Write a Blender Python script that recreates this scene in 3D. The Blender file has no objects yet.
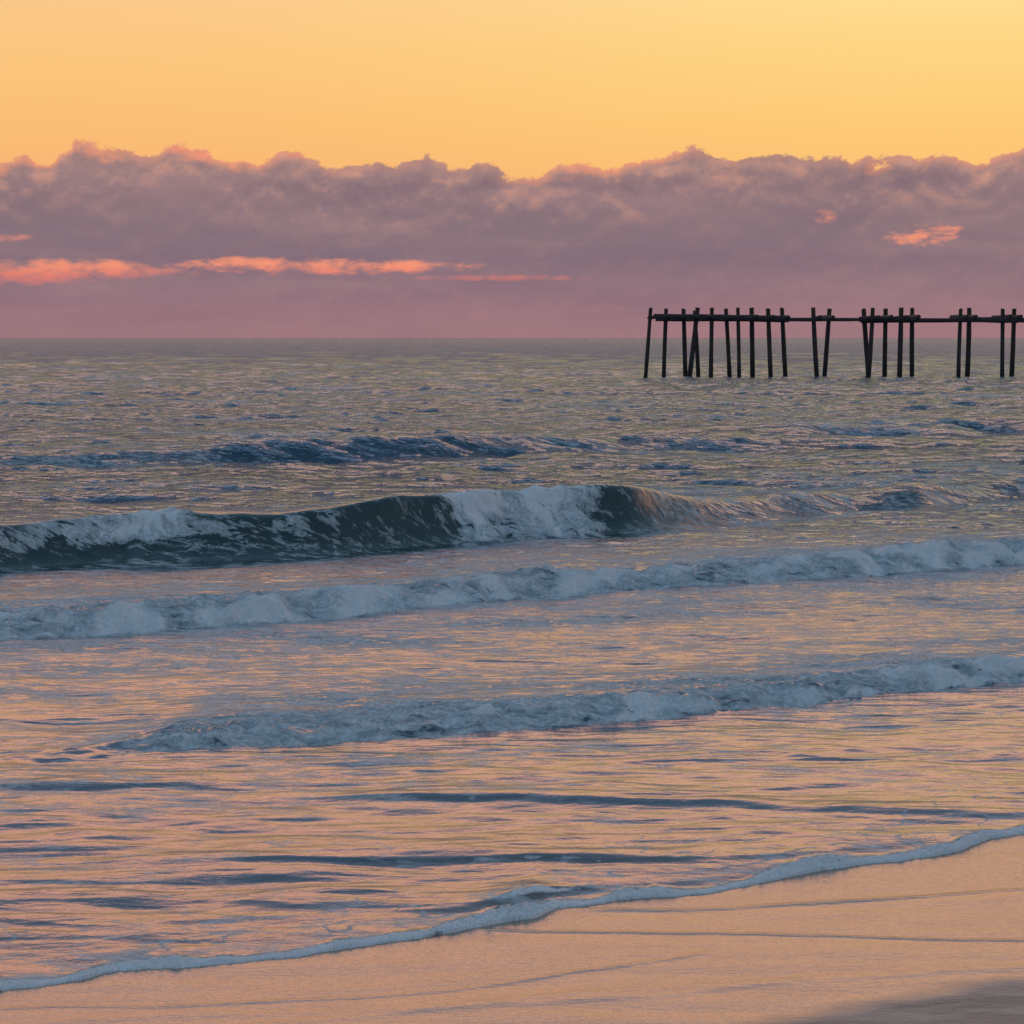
import bpy, math, random
import numpy as np
from mathutils import Vector, Matrix

random.seed(4); rng=np.random.RandomState(7)
scene=bpy.context.scene
scene.view_settings.view_transform='Standard'
scene.view_settings.look='None'
scene.view_settings.exposure=0
F=2309.0; H=2.9; HZ=338.0
PITCH=math.atan((512-HZ)/F)

# ------------------------------------------------------------ camera
cam_d=bpy.data.cameras.new("camera"); cam=bpy.data.objects.new("camera",cam_d)
scene.collection.objects.link(cam); scene.camera=cam
cam.location=(0,0,H); cam.rotation_euler=(math.pi/2-PITCH,0,0)
cam_d.sensor_width=36; cam_d.lens=36*F/1024; cam_d.clip_start=0.1; cam_d.clip_end=200000

def ray(px,py):
    a=(px-512)/F; b=(512-py)/F
    return a, math.cos(PITCH)+b*math.sin(PITCH), -math.sin(PITCH)+b*math.cos(PITCH)
def ground(px,py,z=0.0):
    a,dy,dz=ray(px,py); t=(z-H)/dz
    return a*t, dy*t
def height_at(py,Y):
    a,dy,dz=ray(512,py); return H+Y*dz/dy

def lin(c):
    return tuple(((v/255)/12.92 if v/255<=0.04045 else ((v/255+0.055)/1.055)**2.4) for v in c)

# ------------------------------------------------------------ numpy noise
PERM=rng.permutation(256); PERM=np.concatenate([PERM,PERM,PERM]).astype(np.int32)
ANG=rng.rand(256)*2*math.pi; GX=np.cos(ANG).astype(np.float32); GY=np.sin(ANG).astype(np.float32)
def pnoise(x,y):
    x,y=np.broadcast_arrays(np.asarray(x,dtype=np.float64),np.asarray(y,dtype=np.float64))
    fx=np.floor(x); fy=np.floor(y)
    xf=(x-fx).astype(np.float32); yf=(y-fy).astype(np.float32)
    xi=fx.astype(np.int32)&255; yi=fy.astype(np.int32)&255
    u=xf*xf*xf*(xf*(xf*6-15)+10); v=yf*yf*yf*(yf*(yf*6-15)+10)
    x1=(xi+1)&255; y1=(yi+1)&255
    pa=PERM[xi]; pb=PERM[x1]
    def g(h,dx,dy): return GX[h]*dx+GY[h]*dy
    n00=g(PERM[pa+yi],xf,yf); n10=g(PERM[pb+yi],xf-1,yf); n01=g(PERM[pa+y1],xf,yf-1); n11=g(PERM[pb+y1],xf-1,yf-1)
    a=n00+u*(n10-n00); b=n01+u*(n11-n01)
    return (a+v*(b-a))*1.5
def ss(a,b,x):
    t=np.clip((x-a)/(b-a),0,1); return t*t*(3-2*t)

# ------------------------------------------------------------ curves in world X
XT=np.linspace(-400,400,40001)
def curve(xs,vs,sig=0.5):
    xs=np.array(xs,float); vs=np.array(vs,float)
    o=np.argsort(xs); xs=xs[o]; vs=vs[o]
    y=np.interp(XT,xs,vs)
    n=max(1,int(sig*3/0.02)); k=np.exp(-0.5*(np.arange(-n,n+1)*0.02/sig)**2); k/=k.sum()
    y=np.convolve(np.pad(y,n,mode='edge'),k,mode='valid')
    return lambda X: np.interp(X,XT,y)

class Wave:
    # pts: px, py_foot, py_crest, foam
    def __init__(s,pts,w,wb,sig=0.5,wob=0.15,seed=0,hv=0.15):
        X=[];Y=[];Hh=[];Fo=[]
        for px,pf,pc,fo in pts:
            x,y=ground(px,pf); X.append(x);Y.append(y)
            Hh.append(max(0,height_at(pc,y+w))); Fo.append(fo)
        s.Y=curve(X,Y,sig*1.3); s.H=curve(X,Hh,sig*0.8); s.Fo=curve(X,Fo,sig*0.5)
        s.w=w; s.wb=wb; s.wob=wob; s.seed=seed; s.hv=hv
    def eval(s,X,Yv):
        yf=s.Y(X)+s.wob*pnoise(X*0.35+s.seed*7.1,X*0+s.seed)+s.wob*0.4*pnoise(X*1.1+s.seed*3.1,X*0+3.3*s.seed+0.5)
        hh=s.H(X)*(1+s.hv*pnoise(X*0.6+s.seed*5.7,X*0+9.1)+s.hv*0.6*pnoise(X*1.9+s.seed*2.7,Yv*0.3))
        t=(Yv-yf)/s.w
        front=ss(0,1,np.clip(t,0,1))
        back=np.exp(-(np.maximum(Yv-yf-s.w,0)/s.wb)**1.4)
        prof=np.where(t<1,front,back)
        return t,hh*prof,hh,s.Fo(X)

W2=Wave([(-500,590,575,.3),(-150,575,532,.2),(0,566,521,.3),(40,563,519,.4),(80,560,513,.85),(165,556,508,.95),(205,556,511,.4),(260,556,514,.35),(330,552,506,.3),(395,546,495,.1),(430,541,490,.08),(455,540,490,.9),(520,534,487,.95),(580,531,484,.9),(605,529,483,.15),(640,528,484,.08),(665,524,491,.3),(700,519,496,.45),(760,512,494,.4),(830,506,487,.4),(870,502,487,.35),(930,502,480,.45),(965,496,484,.35),(1024,490,475,.35),(1200,480,462,.3),(1500,470,462,.2)],1.5,2.2,0.35,0.2,1,.08)
W3=Wave([(-500,668,640,.9),(0,641,613,.95),(120,637,608,.95),(250,628,600,.95),(400,612,586,.95),(520,601,576,.9),(640,592,570,.9),(760,584,562,.9),(880,577,553,.95),(1024,568,542,.95),(1400,545,520,.9)],0.8,2.0,0.5,0.25,2,.2)
W4=Wave([(-500,800,796,.1),(0,768,758,.2),(60,763,752,.3),(130,757,741,.5),(190,750,724,.85),(300,746,725,.8),(420,739,717,.8),(540,728,705,.8),(640,720,697,.85),(760,710,688,.85),(880,697,675,.9),(960,688,664,.9),(1024,683,661,.9),(1400,655,632,.9)],0.5,1.2,0.35,0.16,3,.2)
WA=Wave([(-600,476,464,0),(0,474,458,.05),(120,472,454,.1),(220,470,447,.12),(330,466,440,.12),(450,462,437,.12),(540,458,437,.1),(640,454,437,.1),(760,452,438,.05),(900,450,439,0),(1500,452,445,0)],2.6,4.0,1.2,0.6,4,.08)
WB=Wave([(-400,440,434,0),(300,440,434,0),(560,442,433,0),(680,443,429,.05),(800,441,423,.1),(880,441,425,.1),(960,440,420,.1),(1024,440,418,.1),(1400,436,420,0)],3.6,6,1.5,0.8,5,.10)
WC=Wave([(-600,424,417,0),(0,422,413,0),(200,420,411,0),(420,416,408,0),(700,412,404,0),(1500,405,398,0)],5,7,2,1.2,6,.15)
WD=Wave([(-600,400,395,0),(0,397,391,0),(500,394,388,0),(1500,388,383,0)],6,9,3,2,7,.2)
R1=Wave([(-500,800,792,0),(0,794,782,0),(120,795,783,0),(230,795,787,0),(330,800,796,0),(700,810,808,0),(1300,800,799,0)],0.28,0.5,0.2,0.14,8,.3)
R2=Wave([(-300,800,800,0),(220,800,799,0),(300,803,797,.05),(420,804,793,.05),(560,807,796,.05),(700,812,801,0),(850,818,808,0),(1000,822,812,0),(1400,820,815,0)],0.20,0.5,0.2,0.08,9,.2)
R3=Wave([(-300,872,871,0),(80,868,866,0),(180,867,859,.05),(400,866,856,.1),(540,867,855,.1),(640,869,860,.05),(760,868,858,.1),(830,862,851,.4),(1024,838,831,.4),(1300,800,795,0)],0.16,0.4,0.15,0.06,10,.3)
R4=Wave([(-300,935,934,0),(200,925,924,0),(400,920,917,0),(480,914,903,.3),(530,905,882,1),(560,899,884,.8),(640,893,882,.3),(760,880,869,.5),(900,862,856,.2),(1300,820,818,0)],0.14,0.3,0.1,0.03,11,.4)
R5=Wave([(-300,780,776,0),(300,772,766,0),(600,768,762,0),(900,760,754,0),(1300,740,735,0)],0.4,0.6,0.3,0.25,12,.6)
R6=Wave([(-300,840,837,0),(0,832,826,0),(300,828,823,0),(600,835,830,0),(900,790,784,0),(1300,770,766,0)],0.25,0.5,0.3,0.25,13,.6)
R7=Wave([(-300,960,950,0),(0,945,937,0),(150,938,932,0),(300,925,921,0),(420,915,913,0),(1300,860,859,0)],0.16,0.35,0.15,0.08,14,.4)

EX=[];EY=[]
for px,py in [(-700,1040),(-300,1010),(0,990),(60,984),(110,972),(200,967),(300,957),(400,941),(460,931),(500,921),(535,917),(550,911),(556,905),(580,906),(650,899),(700,894),(750,885),(800,875),(850,866),(900,861),(960,852),(985,841),(1024,833),(1300,790),(1800,740)]:
    x,y=ground(px,py); EX.append(x); EY.append(y)
edge0=curve(EX,EY,0.035)
def edge(X): return edge0(X)+0.035*pnoise(X*2.3,X*0+1.7)+0.02*pnoise(X*6.3,X*0+5.7)+0.006*pnoise(X*21.,X*0+8.7)

def sand_z(X,Y):
    s=Y-edge(X)
    z=np.where(s>0,-0.035*s,-0.012*s)
    z=np.maximum(z,-3.0)
    return np.minimum(z, 1.6+0.0*z)

def mesh_grid(name,X,Y,Z,attrs,flip=False):
    nr,nc=X.shape
    me=bpy.data.meshes.new(name)
    co=np.stack([X,Y,Z],-1).reshape(-1,3).astype(np.float32)
    me.vertices.add(nr*nc); me.vertices.foreach_set('co',co.ravel())
    idx=np.arange(nr*nc,dtype=np.int32).reshape(nr,nc)
    q=np.stack([idx[:-1,:-1],idx[:-1,1:],idx[1:,1:],idx[1:,:-1]],-1).reshape(-1)
    nf=(nr-1)*(nc-1)
    me.loops.add(nf*4); me.loops.foreach_set('vertex_index',q)
    me.polygons.add(nf)
    me.polygons.foreach_set('loop_start',np.arange(0,nf*4,4,dtype=np.int32))
    me.polygons.foreach_set('loop_total',np.full(nf,4,dtype=np.int32))
    me.polygons.foreach_set('use_smooth',np.ones(nf,dtype=bool))
    me.update(calc_edges=True)
    for k,v in attrs.items():
        a=me.attributes.new(k,'FLOAT','POINT'); a.data.foreach_set('value',v.astype(np.float32).ravel())
    ob=bpy.data.objects.new(name,me); scene.collection.objects.link(ob)
    return ob

# ------------------------------------------------------------ ocean
off=np.concatenate([np.arange(800,432,-0.7),np.arange(432,95,-0.32),np.arange(95,16,-0.13),np.arange(16,4,-0.12),np.geomspace(4,0.12,40)])
D=F*H/off
core=np.linspace(-0.25,0.25,901)
side=np.geomspace(0.006,2.0,60)+0.25
U=np.concatenate([-side[::-1],core,side])
Yg=np.repeat(D[:,None],len(U),1); Xg=Yg*U[None,:]
foot=-np.gradient(D)[:,None]*np.ones_like(Xg)
foot=np.abs(foot)
near=ss(50,16,Yg)            # 1 at the beach
far=ss(60,170,Yg)
Z=np.zeros_like(Xg); foam=np.zeros_like(Xg); dY=np.zeros_like(Xg)
t2,_,h2,_=W2.eval(Xg,Yg)
face=ss(-.6,0.0,t2)*ss(1.35,0.95,t2)*ss(.12,.35,h2)      # smooth stretched face of the breaker
calm=1-0.75*face

warp=0.6*pnoise(Xg*0.13+5,Yg*0.2)
gust=0.9+0.25*pnoise(Xg*0.05+1,Yg*0.12)+0.45*pnoise(Xg*0.5+1,Yg*1.3)
for i,(L,A,sx,nk,fk) in enumerate([(26,.005,4.0,0,.8),(13,.007,3.0,0,1.0),(6.5,.016,2.2,0,1.4),(3.3,.036,1.8,.05,1.1),(1.7,.078,1.6,.11,.3),(0.85,.098,1.7,.20,0),(0.43,.100,2.2,.38,0),(0.22,.080,3.2,.60,0),(0.11,.042,3.6,.85,0)]):
    if L<0.2: sel=Yg<32
    else: sel=Yg<1e9
    rows=np.where(sel[:,0])[0]; r1=rows.max()+1
    X_,Y_=Xg[:r1],Yg[:r1]
    an=[0.1,-.12,.12,-.18,.2,-.2,.12,-.1,.1][i]
    ca=math.cos(an); sa=math.sin(an)
    xr=X_*ca+Y_*sa; yr=-X_*sa+Y_*ca
    n=pnoise(xr/(L*sx)+i*13.3,yr/L*1.0+i*7.7+warp[:r1]*0.5)
    r=(1-np.minimum(np.abs(n)*1.7,1))**1.3-0.45
    v=0.7*n+0.3*r
    lod=ss(0.8,1.7,L/np.maximum(foot[:r1],1e-6))
    nr_=near[:r1]**0.7
    amp=((1-nr_)+nk*nr_)*calm[:r1]*(1+fk*far[:r1])
    if L<=0.9: amp=amp*gust[:r1]
    if L<0.2: amp=amp*ss(32,22,Y_)
    Z[:r1]+=A*L*v*lod*amp

for W,lean in [(W2,.75),(W3,.35),(W4,.3),(WA,.5),(WB,.45),(WC,.35),(WD,.3),(R1,.3),(R2,.3),(R3,.3),(R4,.3),(R5,.2),(R6,.2),(R7,.2)]:
    t,hz,hh,fo=W.eval(Xg,Yg)
    Z+=hz
    dY-= lean*hh*np.exp(-((t-1.0)/0.42)**2)
    if W is W2:
        Z-=0.10*np.exp(-((t+0.25)/0.55)**2)
        Xw=Xg+0.35*(t-0.5)+0.25*pnoise(Xg*1.4,t*1.7+4)+0.12*pnoise(Xg*4,t*2.5)
        fo=W.Fo(Xw)
        streak=pnoise(Xw*3.0,t*0.8+3)+0.6*pnoise(Xw*9,t*1.3)+.4*pnoise(Xw*22,t*2.0)
        xl,_=ground(300,555)
        low=np.where(Xg<xl,0.28,-0.3)+0.15*pnoise(Xg*2.4,Xg*0+7.7)
        band=ss(low,low+0.25,t)*ss(1.25,0.95,t)
        top=ss(0.15,0.9,t)
        f=band*np.clip(fo*(0.86+0.22*top)+streak*0.28*(fo>.1),0,1)
        foam=np.maximum(foam,f)
        foam=np.maximum(foam,0.58*ss(0.85,1.0,t)*ss(1.5,1.02,t)*(0.4+fo))
        foam=np.maximum(foam,0.55*ss(.5,.9,fo)*np.exp(-((t+0.1)/0.2)**2))
        ch=ss(.5,.9,fo)*np.exp(-((t-0.15)/0.4)**2)*(Xg>xl)
        Z+=ch*(0.08+0.10*pnoise(Xg*2.5,Yg*2.5)+0.06*pnoise(Xg*6,Yg*6))
        Z+=ss(.5,.9,fo)*ss(-.2,.2,t)*ss(1.3,.9,t)*0.06*pnoise(Xg*4.5,t*1.5)
        foam=np.maximum(foam,(0.48+.28*pnoise(Xg*.25,Yg*.5))*ss(1.2,1.6,t)*ss(13,2.0,t))
        foam=np.maximum(foam,(0.45+0.25*pnoise(Xg*.5,Yg))*ss(-4.0,-0.4,t)*ss(0.1,-0.3,t))
    elif W is W3:
        brk=0.97+0.3*pnoise(Xg*2.2,Yg*1.6)
        foam=np.maximum(foam,fo*brk*ss(-0.12,0.08,t)*ss(2.6,1.0,t))
        foam=np.maximum(foam,((0.82+0.25*pnoise(Xg*.4,Yg*1.2))*np.exp(-np.maximum(t-1,0)/8.0))*(t>1))
        foam=np.maximum(foam,(0.58+0.30*pnoise(Xg*.45+4,Yg*1.1))*ss(0.1,-0.1,t)*ss(-14,-1,t))
        ch=ss(-0.1,0.25,t)*ss(2.8,1.0,t)
        Z+=ch*(0.05*pnoise(Xg*2.3,Yg*2.3+9)+0.05*pnoise(Xg*5,Yg*4.5))
    elif W is W4:
        brk=1.0+0.35*pnoise(Xg*2.6,Yg*2.0)
        foam=np.maximum(foam,fo*brk*ss(-0.12,0.1,t)*ss(2.6,0.9,t))
        foam=np.maximum(foam,((0.78+0.2*pnoise(Xg*.5+9,Yg*1.5))*np.clip(fo+.3,0,1)*np.exp(-np.maximum(t-1,0)/12.0))*(t>1))
        ch=ss(-0.1,0.25,t)*ss(2.6,1.0,t)*np.clip(fo,0,1)
        Z+=ch*(0.035*pnoise(Xg*2.9,Yg*2.9+9)+0.035*pnoise(Xg*6.5,Yg*5.5))
        left=ss(1.0,-2.5,Xg)
        foam=np.maximum(foam,(0.32+0.12*left+0.30*pnoise(Xg*.6+2,Yg*1.6))*ss(0.1,-0.1,t)*ss(-14,-1,t))
    elif W is WA:
        foam=np.maximum(foam,(0.28+.3*pnoise(Xg*.15+3,Yg*.3))*ss(-6,-1,t))
        foam=np.maximum(foam,(fo*3+.25*pnoise(Xg*.9,Yg*.7))*ss(0.6,0.9,t)*ss(1.6,1.0,t))
    else:
        foam=np.maximum(foam,fo*ss(0.5,0.8,t)*ss(1.7,1.0,t)*1.3)
lod=ss(1.0,2.2,0.17/np.maximum(foot,1e-6)); lod2=ss(1.0,2.2,0.08/np.maximum(foot,1e-6))
fz=ss(0.6,0.95,foam)
Z+=fz*(0.032*pnoise(Xg*6.3+3,Yg*5.2)*lod+0.026*np.abs(pnoise(Xg*13+3,Yg*11))*lod2+0.014*pnoise(Xg*27+3,Yg*23)*lod2)
# swash edge
s=Yg-edge(Xg)
flat=ss(0.0,1.0,s)
sz=sand_z(Xg,Yg)
hump=0.5+1.0*pnoise(Xg*2.1,Xg*0+2.2)+0.5*pnoise(Xg*6.1,Xg*0+2.2)
x0,_=ground(520,900); x1,_=ground(800,866); x2,_=ground(970,845)
hump=np.clip(hump,0.25,1.3)+1.4*np.exp(-((Xg-x0)/.16)**2)+0.9*np.exp(-((Xg-x1)/.3)**2)+1.0*np.exp(-((Xg-x2)/.25)**2)
lip=0.010*(1-np.exp(-np.maximum(s,0)/0.03))
wl=0.07*(0.6+0.7*np.clip(hump,0,1.8))
lipf=np.exp(-(np.maximum(np.abs(s-0.8*wl),0)/wl)**2)*np.clip(hump,0.0,1.9)
Zs=lip+0.014*lipf*(1+0.9*pnoise(Xg*22,Yg*20)+.5*pnoise(Xg*50,Yg*40))
Z=np.where(s>0,Zs+Z*(0.2+0.8*flat),-0.02+s*0.5)
Z=np.where((s<=0),np.minimum(sz-0.01+s*0.2,Z),Z)
Z=np.where(s>0,np.maximum(Z,sz+0.004),Z)
dY*=flat
foam=np.maximum(foam,np.where(s>-0.03,ss(-.03,0,s)*np.clip(0.8+0.9*lipf,0,1)*ss(2.8*wl,1.2*wl,s),0))
foam=np.maximum(foam,np.where(s>0,(0.62+0.25*pnoise(Xg*2,Yg*4))*np.exp(-s/0.8),0))
lc=np.abs(pnoise(Xg*1.3+.4*pnoise(Xg*4,Yg*6),s*2.2+4))
foam=np.maximum(foam,np.where(s>0.05,0.70*np.exp(-(lc/0.09)**2)*ss(2.6,0.3,s),0))
ocean=mesh_grid("ocean",Xg,Yg+dY,Z,{'foam':foam,'shallow':ss(2.2,0.0,s),'chop':(1-near)*(1-.8*face),'face':face})
print('ocean verts',Xg.size)

# ------------------------------------------------------------ sand
xs=np.concatenate([-np.geomspace(4,3000,40)[::-1],np.linspace(-3.98,4.98,700),np.geomspace(5,3000,40)])
ys=np.concatenate([-np.geomspace(0.5,1500,30)[::-1],np.linspace(0,8.5,60),np.linspace(8.52,14.5,600),np.geomspace(14.7,200,40)])
Xs,Ys=np.meshgrid(xs,ys)
Zq=sand_z(Xs,Ys)
def ridge(pts,sig=0.1,wob=0.02,seed=0):
    X=[];Y=[]
    for px,py in pts:
        x,y=ground(px,py,0.01); X.append(x);Y.append(y)
    c=curve(X,Y,sig); lo,hi=min(X),max(X)
    d=Ys-c(Xs)-wob*pnoise(Xs*1.7+seed,Xs*0+seed*1.3)-wob*.3*pnoise(Xs*9+seed,Xs*0+seed*1.3)
    m=ss(lo,lo+0.4,Xs)*ss(hi,hi-0.4,Xs)*(0.8+0.5*pnoise(Xs*1.3+seed*4,Xs*0+2))
    return d,np.clip(m,0,1)
d1,m1=ridge([(540,908),(700,908),(850,902),(1100,885),(1500,850)],.15,.03,1)
d2,m2=ridge([(430,925),(560,931),(760,935),(900,940),(1024,944),(1300,952)],.15,.02,2)
d3,m3=ridge([(-200,1012),(60,1006),(250,1003),(400,996),(520,982),(640,965),(700,955),(745,943)],.12,.03,3)
d4,m4=ridge([(200,1030),(500,1008),(800,985),(1024,972),(1300,965)],.2,.05,4)
d5,m5=ridge([(-200,1030),(100,1018),(350,1014),(520,1000),(700,990),(900,975)],.2,.05,6)
Zq+=m1*0.006*np.exp(-(d1/0.03)**2)+m2*0.006*np.exp(-(d2/0.024)**2)+m3*0.004*np.exp(-(d3/0.03)**2)+m4*0.003*np.exp(-(d4/0.05)**2)+m5*0.003*np.exp(-(d5/0.05)**2)
Zq+=0.0026*pnoise(Xs*1.4,Ys*5)+0.005*pnoise(Xs*0.5,Ys*1.1)
dd,mm=ridge([(300,1090),(600,1055),(800,1022),(880,1004),(960,992),(1024,985),(1300,955),(1700,920)],.15,.0,5)
dd2=dd-0.10*pnoise(Xs*1.6,Ys*2.4)-0.03*pnoise(Xs*7,Ys*8)
dry=ss(0.12,-0.16,dd2)
dry=np.where(Ys<8,1.0,dry)
sand=mesh_grid("sand_beach",Xs,Ys,Zq,{'dry':dry,'line':np.clip(m1*np.exp(-(d1/0.022)**2)+m2*np.exp(-(d2/0.018)**2)+0.8*m3*np.exp(-(d3/0.022)**2),0,1)})

# ------------------------------------------------------------ materials
def newmat(n):
    m=bpy.data.materials.new(n); m.use_nodes=True; nt=m.node_tree; nt.nodes.clear(); return m,nt
class N:
    def __init__(s,nt): s.nt=nt
    def n(s,t,**k):
        nd=s.nt.nodes.new(t)
        for a,b in k.items(): setattr(nd,a,b)
        return nd
    def link(s,a,b): s.nt.links.new(a,b)
    def _in(s,sock,v):
        if isinstance(v,bpy.types.NodeSocket): s.link(v,sock)
        elif v is not None:
            if isinstance(v,tuple) and len(v)==3 and sock.type=='RGBA': v=v+(1,)
            sock.default_value=v
    def m(s,op,a,b=None,c=None,clamp=False):
        nd=s.n('ShaderNodeMath',operation=op); nd.use_clamp=clamp
        s._in(nd.inputs[0],a); s._in(nd.inputs[1],b); s._in(nd.inputs[2],c); return nd.outputs[0]
    def sst(s,v,a,b,x=0.0,y=1.0):
        nd=s.n('ShaderNodeMapRange',interpolation_type='SMOOTHSTEP'); s._in(nd.inputs[0],v)
        s._in(nd.inputs[1],a); s._in(nd.inputs[2],b); s._in(nd.inputs[3],x); s._in(nd.inputs[4],y); return nd.outputs[0]
    def mix(s,f,a,b,bt='MIX'):
        nd=s.n('ShaderNodeMix',data_type='RGBA',blend_type=bt); s._in(nd.inputs[0],f)
        for k,v in ((6,a),(7,b)): s._in(nd.inputs[k],v)
        return nd.outputs[2]
    def noise(s,vec,scale,detail=4,rough=.5,dist=0.0):
        nd=s.n('ShaderNodeTexNoise'); s._in(nd.inputs['Vector'],vec)
        nd.inputs['Scale'].default_value=scale; nd.inputs['Detail'].default_value=detail
        nd.inputs['Roughness'].default_value=rough; nd.inputs['Distortion'].default_value=dist
        return nd.outputs[0]
    def mapping(s,vec,scale,loc=(0,0,0)):
        nd=s.n('ShaderNodeMapping'); s._in(nd.inputs[0],vec); nd.inputs['Scale'].default_value=scale; nd.inputs['Location'].default_value=loc
        return nd.outputs[0]
    def attr(s,n):
        return s.n('ShaderNodeAttribute',attribute_name=n).outputs['Fac']
    def ramp(s,f,stops,interp='LINEAR'):
        nd=s.n('ShaderNodeValToRGB'); cr=nd.color_ramp; cr.interpolation=interp
        while len(cr.elements)>1: cr.elements.remove(cr.elements[-1])
        for i,(p,c) in enumerate(stops):
            e=cr.elements[0] if i==0 else cr.elements.new(p)
            e.position=p; e.color=tuple(c)+(1,)
        s._in(nd.inputs[0],f); return nd.outputs[0]
    def bump(s,h,strength,dist,normal=None):
        nd=s.n('ShaderNodeBump'); s._in(nd.inputs['Height'],h); s._in(nd.inputs['Strength'],strength); s._in(nd.inputs['Distance'],dist)
        if normal: s.link(normal,nd.inputs['Normal'])
        return nd.outputs[0]
    def surf(s,col,rough,ior,nrm,gl=(1,1,1)):
        d=s.n('ShaderNodeBsdfDiffuse'); s._in(d.inputs[0],col); s.link(nrm,d.inputs['Normal'])
        gg=s.n('ShaderNodeBsdfGlossy'); s._in(gg.inputs['Roughness'],rough); s.link(nrm,gg.inputs['Normal']); s._in(gg.inputs[0],gl)
        fr_=s.n('ShaderNodeFresnel'); s._in(fr_.inputs[0],ior); s.link(nrm,fr_.inputs[1])
        x=s.n('ShaderNodeMixShader'); s.link(fr_.outputs[0],x.inputs[0]); s.link(d.outputs[0],x.inputs[1]); s.link(gg.outputs[0],x.inputs[2])
        return x.outputs[0]

m,nt=newmat("sea_water"); g=N(nt)
pos=g.n('ShaderNodeTexCoord').outputs['Object']
foamA=g.attr('foam'); chop=g.attr('chop'); sh=g.attr('shallow'); fa=g.attr('face')
fn=g.noise(g.mapping(pos,(1,2.4,1.2)),2.8,6,.70,0.5)
lace=g.m('SUBTRACT',1.0,g.m('MULTIPLY',g.m('ABSOLUTE',g.m('SUBTRACT',g.noise(g.mapping(pos,(1,2.6,1),(4,9,2)),3.6,3,.6,0.9),0.5)),7.0),clamp=True)
nn=g.m('ADD',g.m('MULTIPLY',g.m('SUBTRACT',fn,0.5),2.9),g.m('MULTIPLY',lace,0.24))
nn=g.m('ADD',nn,0.40)
mask=g.sst(g.m('ADD',nn,foamA),0.88,1.12)
mask=g.m('MULTIPLY',mask,g.sst(foamA,0.04,0.3))
mask=g.m('MULTIPLY',mask,g.sst(foamA,0.3,0.85,0.55,1.0))
b1=g.noise(g.mapping(pos,(1,2.0,1)),5.5,4,.62,0.2)
b2=g.noise(g.mapping(pos,(0.9,0.7,1)),1.5,4,.6,0.2)
n1=g.bump(b2,1.0,g.m('MULTIPLY',g.m('POWER',chop,1.1),0.28))
n2=g.bump(b1,1.0,g.m('ADD',g.m('MULTIPLY',chop,0.05),0.005),n1)
fb=g.noise(pos,20,4,.7)
n3=g.bump(fb,0.9,0.06,n2)
wb=g.mix(sh,g.mix(chop,(0.040,0.070,0.092),(0.018,0.050,0.068)),(0.12,0.10,0.09))
wb=g.mix(fa,wb,(0.028,0.052,0.055))
glc=g.mix(g.sst(chop,0,.8),(0.92,0.94,0.98),(0.56,0.73,0.88))  # far reflections tinted blue by colour, standing in for unresolved wavelet facets
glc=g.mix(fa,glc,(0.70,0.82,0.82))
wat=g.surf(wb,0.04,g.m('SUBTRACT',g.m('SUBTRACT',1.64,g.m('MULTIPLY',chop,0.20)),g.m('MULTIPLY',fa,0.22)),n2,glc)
fcol=g.mix(g.sst(fb,.3,.7),(0.44,0.51,0.53),(0.86,0.90,0.91))
fcol=g.mix(g.sst(fn,.62,.38,0,.65),fcol,(0.25,0.33,0.36))
fcol=g.mix(g.sst(foamA,.85,1.0,0,.75),fcol,(0.93,0.94,0.93))
fo=g.n('ShaderNodeBsdfDiffuse'); g._in(fo.inputs[0],fcol); g.link(n3,fo.inputs['Normal'])
mx=g.n('ShaderNodeMixShader'); g.link(mask,mx.inputs[0]); g.link(wat,mx.inputs[1]); g.link(fo.outputs[0],mx.inputs[2])
out=g.n('ShaderNodeOutputMaterial'); g.link(mx.outputs[0],out.inputs[0])
ocean.data.materials.append(m)

m,nt=newmat("wet_sand"); g=N(nt)
pos=g.n('ShaderNodeTexCoord').outputs['Object']
dryA=g.attr('dry'); line=g.attr('line')
grain=g.noise(pos,130,2,.7); mid=g.noise(g.mapping(pos,(1,3,1)),2.2,5,.6,0.4); fine=g.noise(g.mapping(pos,(1,2.6,1)),11,4,.65)
base=g.mix(mid,(0.18,0.12,0.08),(0.27,0.19,0.14))
base=g.mix(g.m('MULTIPLY',g.sst(grain,.5,.75),.5),base,(0.05,0.04,0.035))
base=g.mix(g.m('MULTIPLY',line,.7),base,(0.04,0.035,0.035))
base=g.mix(dryA,base,g.mix(grain,(0.06,0.045,0.04),(0.15,0.12,0.105)))
bd=g.bump(grain,g.m('ADD',0.2,g.m('MULTIPLY',dryA,0.6)),0.004)
bd=g.bump(fine,0.5,0.006,bd)
r=g.m('ADD',g.m('MULTIPLY',mid,0.14),0.01)
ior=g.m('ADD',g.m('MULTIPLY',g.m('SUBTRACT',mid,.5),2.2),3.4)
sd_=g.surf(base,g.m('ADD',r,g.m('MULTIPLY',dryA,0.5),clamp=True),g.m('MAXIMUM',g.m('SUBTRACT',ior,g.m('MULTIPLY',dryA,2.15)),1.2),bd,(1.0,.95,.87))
out=g.n('ShaderNodeOutputMaterial'); g.link(sd_,out.inputs[0])
sand.data.materials.append(m)

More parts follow.
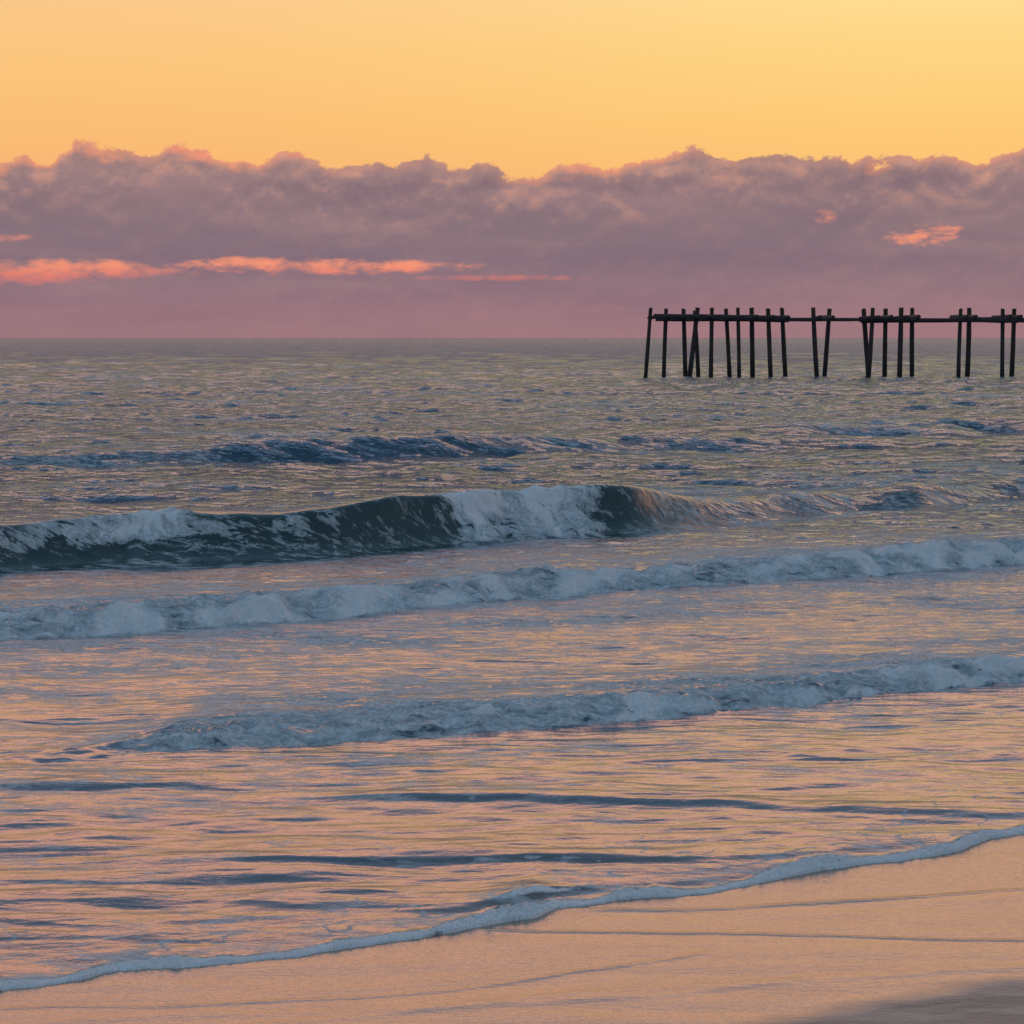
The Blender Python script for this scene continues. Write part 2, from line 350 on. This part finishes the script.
m,nt=newmat("weathered_timber"); g=N(nt)
pos=g.n('ShaderNodeTexCoord').outputs['Object']
w=g.noise(g.mapping(pos,(4,4,.5)),3,6,.6)
sep=g.n('ShaderNodeSeparateXYZ'); g.link(pos,sep.inputs[0])
base=g.mix(w,(0.024,0.017,0.016),(0.065,0.048,0.042))
base=g.mix(g.sst(sep.outputs[2],1.6,0.3),base,(0.014,0.014,0.013))
p=g.n('ShaderNodeBsdfPrincipled'); g._in(p.inputs['Base Color'],base); p.inputs['Roughness'].default_value=.85
g.link(g.bump(w,.8,.05),p.inputs['Normal'])
out=g.n('ShaderNodeOutputMaterial'); g.link(p.outputs[0],out.inputs[0])
timber=m

# ------------------------------------------------------------ pier
pier=bpy.data.objects.new("wooden_pier",None); scene.collection.objects.link(pier)
DN,DF=163.0,167.0
def pxX(px,D): return (px-512)/F*D
def pyZ(py,D): return height_at(py,D)
def tube(name,p0,p1,r0,r1,sides=10,rings=9,jit=0.08,bend=0.05):
    p0=Vector(p0);p1=Vector(p1); ax=(p1-p0).normalized()
    ref=Vector((0,1,0)) if abs(ax.y)<.9 else Vector((1,0,0))
    a=ax.cross(ref).normalized(); b=ax.cross(a)
    vs=[];fs=[]; bx=random.uniform(-bend,bend); by=random.uniform(-bend,bend)
    ph=[random.uniform(1-jit,1+jit) for _ in range(sides)]
    for i in range(rings):
        t=i/(rings-1); c=p0.lerp(p1,t)+a*bx*math.sin(t*math.pi)+b*by*math.sin(t*math.pi)
        r=r0+(r1-r0)*t; r*=random.uniform(1-jit*.7,1+jit*.7)
        for k in range(sides):
            an=2*math.pi*k/sides; q=r*ph[k]*random.uniform(.97,1.03)
            v=c+a*math.cos(an)*q+b*math.sin(an)*q
            if i==rings-1: v+=ax*random.uniform(-.08,.06)
            vs.append(v)
    for i in range(rings-1):
        for k in range(sides):
            k2=(k+1)%sides
            fs.append((i*sides+k,i*sides+k2,(i+1)*sides+k2,(i+1)*sides+k))
    n=len(vs); vs.append(p1+ax*.03); vs.append(p0)
    for k in range(sides):
        fs.append(((rings-1)*sides+k,(rings-1)*sides+(k+1)%sides,n)); fs.append(((k+1)%sides,k,n+1))
    me=bpy.data.meshes.new(name); me.from_pydata([tuple(v) for v in vs],[],fs); me.update()
    me.materials.append(timber)
    ob=bpy.data.objects.new(name,me); scene.collection.objects.link(ob); ob.parent=pier; return ob
posts=[(650,645,308,0),(665.5,664,309,1),(683,685,309,1),(697,689,308,0),(694,697.5,311,1),(711,710.5,308,0),(725,729,309,1),(737,738.5,308,0),(750.5,752,308,1),(767,770.5,309,0),(781,785,308,1),
(812,817,308,0),(828.5,824,309,1),(862,868,309,1),(871,867,308,0),(884,884,309,1),(899.5,899,308,0),(911,912,308,1),
(959,958,309,0),(968,966,308,1),(1001,1001.5,309,0),(1012,1010.5,309,1)]
x=1052
rr=random.Random(3)
while x<1900:
    posts.append((x,x+rr.uniform(-4,4),308+rr.uniform(0,2),0)); posts.append((x+rr.uniform(9,14),x+10+rr.uniform(-4,4),308+rr.uniform(0,2),1)); x+=rr.choice([28,34,46])
for i,(pt,pb,ty,row) in enumerate(posts):
    D_=DF if row else DN
    zt=pyZ(ty,D_); x0=pxX(pb,D_); x1=pxX(pt,D_)
    sl=(x1-x0)/zt
    r=random.uniform(.14,.18)
    tube("pile_%d"%(i+1),(x0-sl*2.2,D_,-2.2),(x1,D_+random.uniform(-.2,.2),zt),r*1.1,r*.92)
def beam(n,pa,pb,py0,py1,D,r): return tube(n,(pxX(pa,D),D,pyZ(py0,D)),(pxX(pb,D),D,pyZ(py1,D)),r,r*random.uniform(.9,1.05),8,int(3+abs(pb-pa)/12),.12,.03)
k=0
for pa,pb,a,b_,D_,r in [(653,722,316.5,317,DN-.3,.17),(715,788,317.5,318.5,DN-.3,.19),(655,745,319.5,319.5,DF-.3,.13),(740,788,319,320,DF-.3,.14),
    (783,865,319.5,319.5,DN-.3,.15),(784,860,318.8,319.6,DF-.3,.1),(858,915,319,319.5,DN-.3,.2),(860,914,321.5,321,DF-.3,.13),
    (910,962,320,320,DN-.3,.15),(955,1016,319.5,320.5,DN-.3,.19),(910,1030,321,320.5,DF-.3,.12),(1012,1200,320,320,DN-.3,.17),(1195,1500,320,320,DN-.3,.17),(1495,1900,320,320,DN-.3,.17),(1025,1500,320,320.5,DF-.3,.13),(1495,1900,320,320.5,DF-.3,.13)]:
    k+=1; beam("stringer_%d"%k,pa,pb,a,b_,D_,r)
DM=(DN+DF)/2
for i,px in enumerate([652,668,684,698,711,727,738,752,768,783,814,827,864,872,884,899,911,958,967,1001,1011,1052,1120,1190,1260,1340,1420,1520,1640,1760]):
    X=pxX(px,DM); z=pyZ(317.2+random.uniform(-.8,.8),DM)
    tube("cross_cap_%d"%(i+1),(X,DN-.7,z),(X+random.uniform(-.2,.2),DF+.6,z+random.uniform(-.05,.05)),.14,.14,8,4,.1,.02)

# ------------------------------------------------------------ sky (world)
wd=bpy.data.worlds.new("World"); scene.world=wd; wd.use_nodes=True
nt=wd.node_tree; nt.nodes.clear(); g=N(nt)
dirv=g.n('ShaderNodeTexCoord').outputs['Generated']
sep=g.n('ShaderNodeSeparateXYZ'); g.link(dirv,sep.inputs[0]); dx,dy,dz=sep.outputs
az=g.m('ARCTAN2',dx,dy); el=g.m('ARCSINE',dz)
P=g.m('ADD',g.m('MULTIPLY',az,F),512.0); Q=g.m('MULTIPLY',el,F)
eld=g.m('MULTIPLY',el,57.2958)
f=g.m('SQRT',g.m('MAXIMUM',g.m('DIVIDE',eld,90.0),0.0))
def fr(deg): return math.sqrt(deg/90)
def sc(c,k): return tuple(v*k for v in lin(c))
hi=[(fr(16.5),sc((255,184,158),1.9)),(fr(19.5),sc((172,166,182),1.2)),(fr(25),sc((134,154,178),1.12)),(fr(38),sc((118,144,170),1.12)),(fr(60),sc((104,134,162),1.12)),(1,sc((98,128,156),1.1))]  # lowest stop overbright: unseen glow added to lift sand and water reflections
warmL=g.ramp(f,[(0,sc((235,150,110),1)),(fr(3.7),sc((248,180,116),1)),(fr(5.2),sc((251,190,118),1)),(fr(7),sc((251,198,127),1)),(fr(8.4),sc((249,198,138),1.02)),(fr(11),sc((255,184,146),1.95))]+hi)  # top warm stop carries the same added glow, above the frame
warmR=g.ramp(f,[(0,sc((240,165,110),1)),(fr(3.7),sc((252,192,116),1)),(fr(5.2),sc((253,202,119),1)),(fr(7),sc((254,213,132),1)),(fr(8.4),sc((255,219,146),1.02)),(fr(11),sc((255,192,150),1.95))]+hi)
sky=g.mix(g.sst(P,50,1000),warmL,warmR)
cold=g.ramp(f,[(0,sc((118,130,155),.95)),(fr(6),sc((150,150,172),1.0)),(fr(15),sc((146,162,180),1.1)),(fr(35),sc((126,150,174),1.1)),(1,sc((98,128,156),1.05))])
back=g.sst(g.m('ABSOLUTE',az),0.7,2.0)
sky=g.mix(back,sky,cold)
tops=[(-250,160),(-100,178),(0,168),(50,174),(85,186),(150,178),(185,187),(215,173),(262,171),(300,184),(330,168),(400,168),(432,178),(470,165),(530,164),(560,171),(592,161),(640,174),(690,190),(735,182),(790,182),(850,172),(890,180),(960,173),(1024,184),(1100,175),(1250,190)]
Pn=g.m('DIVIDE',g.m('ADD',P,250.0),1500.0)
Tr=g.ramp(Pn,[((p+250)/1500,(v/255,)*3) for p,v in tops],'LINEAR')
bw=g.n('ShaderNodeRGBToBW'); g.link(Tr,bw.inputs[0]); T=g.m('MULTIPLY',bw.outputs[0],255.0)
cv=g.mapping(dirv,(1,1,1.35))
bil=g.noise(cv,48,8,.62,0.1)
Tt=g.m('ADD',T,g.m('MULTIPLY',g.m('SUBTRACT',bil,.5),58.0))
depth=g.m('SUBTRACT',Tt,Q)
cm=g.sst(depth,-1.0,3.0)
ccol=g.ramp(g.m('DIVIDE',Q,220.0),[(0,sc((156,118,125),1)),(.12,sc((152,115,126),1)),(.25,sc((142,114,125),1)),(.36,sc((132,110,122),1)),(.5,sc((136,114,123),1)),(.66,sc((147,120,125),1)),(.8,sc((161,129,126),1)),(1,sc((184,142,128),1))])
cvu=g.mapping(dirv,(1,1,1.35),(0,0,0.0065)); bu=g.noise(cvu,48,6,.56,0.1)
rel=g.m('MULTIPLY',g.m('SUBTRACT',bil,bu),g.sst(depth,75,12,0.12,1.0))
ccol=g.mix(g.m('MULTIPLY',g.m('MAXIMUM',rel,0.0),3.8,clamp=True),ccol,sc((216,156,134),1))
ccol=g.mix(g.m('MULTIPLY',g.m('MAXIMUM',g.m('MULTIPLY',rel,-1.0),0.0),2.8,clamp=True),ccol,sc((114,96,110),1))
strat=g.noise(g.mapping(dirv,(4.5,4.5,30)),2.4,6,.58,0.3)
ccol=g.mix(g.sst(strat,.45,.75,0,.32),ccol,sc((172,136,136),1))
ccol=g.mix(g.sst(strat,.5,.25,0,.40),ccol,sc((122,103,116),1))
patch=g.noise(g.mapping(dirv,(1,1,1),(2,1,0)),11,2,.5)
rim=g.m('MULTIPLY',g.sst(depth,13,1),g.sst(patch,.42,.62,0.15,0.8))
ccol=g.mix(rim,ccol,sc((244,158,120),1))
gapn=g.noise(g.mapping(dirv,(1,1,2.6)),60,6,.62,0.2)
gn=g.m('SUBTRACT',gapn,.5)
def blob(p0,q0,wp,wq,k=1.0,nsc=1.0):
    a=g.m('POWER',g.m('DIVIDE',g.m('ABSOLUTE',g.m('SUBTRACT',P,float(p0))),float(wp)),2.0)
    b=g.m('POWER',g.m('DIVIDE',g.m('ABSOLUTE',g.m('SUBTRACT',Q,float(q0))),float(wq)),2.0)
    v=g.m('SUBTRACT',1.0,g.m('ADD',a,b))
    v=g.m('ADD',v,g.m('MULTIPLY',gn,5.0*nsc))
    return g.m('MULTIPLY',g.sst(v,0.0,1.3),k)
gaps_puffs=[blob(40,66,200,13,.95,.7),blob(310,71,175,9,.95,.9),blob(-150,60,200,16,.8),blob(5,98,34,7,.8,.8),blob(500,60,90,4,.5,.9),blob(819,118,20,9,.9,.9),blob(918,102,34,14,.9,1.3),blob(190,187,38,16,.8,1.2),blob(305,187,24,13,.85,1.0)]  # pink cloud gaps; last two blobs paint warm highlights on cloud-top puffs
gm=gaps_puffs[0]
for b in gaps_puffs[1:]: gm=g.m('MAXIMUM',gm,b)
gcol=g.ramp(g.m('DIVIDE',Q,120.0),[(0,sc((215,120,115),1)),(.5,sc((228,126,112),1)),(.6,sc((248,150,118),1)),(1,sc((240,148,120),1))])
ccol=g.mix(gm,ccol,gcol)
ccol=g.mix(g.sst(Q,45,0,0,.55),ccol,sc((158,119,126),1))
farside=g.sst(g.m('ABSOLUTE',az),0.8,1.8)
ccol=g.mix(farside,ccol,sc((112,120,140),1))
sky=g.mix(cm,sky,ccol)
ns=g.n('ShaderNodeTexSky'); ns.sky_type='NISHITA'; ns.sun_disc=False
SUN_EL=math.radians(3.0); SUN_AZ=math.radians(22)
ns.sun_elevation=SUN_EL; ns.sun_rotation=SUN_AZ
bg1=g.n('ShaderNodeBackground'); g.link(sky,bg1.inputs[0]); bg1.inputs[1].default_value=1.0
out=g.n('ShaderNodeOutputWorld')
bg2=g.n('ShaderNodeBackground'); g.link(ns.outputs[0],bg2.inputs[0]); bg2.inputs[1].default_value=0.0004
ad=g.n('ShaderNodeAddShader'); g.link(bg1.outputs[0],ad.inputs[0]); g.link(bg2.outputs[0],ad.inputs[1]); g.link(ad.outputs[0],out.inputs[0])

sd=bpy.data.lights.new("sun",'SUN'); sd.energy=0.1; sd.angle=math.radians(12); sd.color=(1,.72,.5)
so=bpy.data.objects.new("sun",sd); scene.collection.objects.link(so)
sv=Vector((math.sin(SUN_AZ)*math.cos(SUN_EL),math.cos(SUN_AZ)*math.cos(SUN_EL),math.sin(SUN_EL)))
so.rotation_euler=sv.to_track_quat('Z','Y').to_euler()
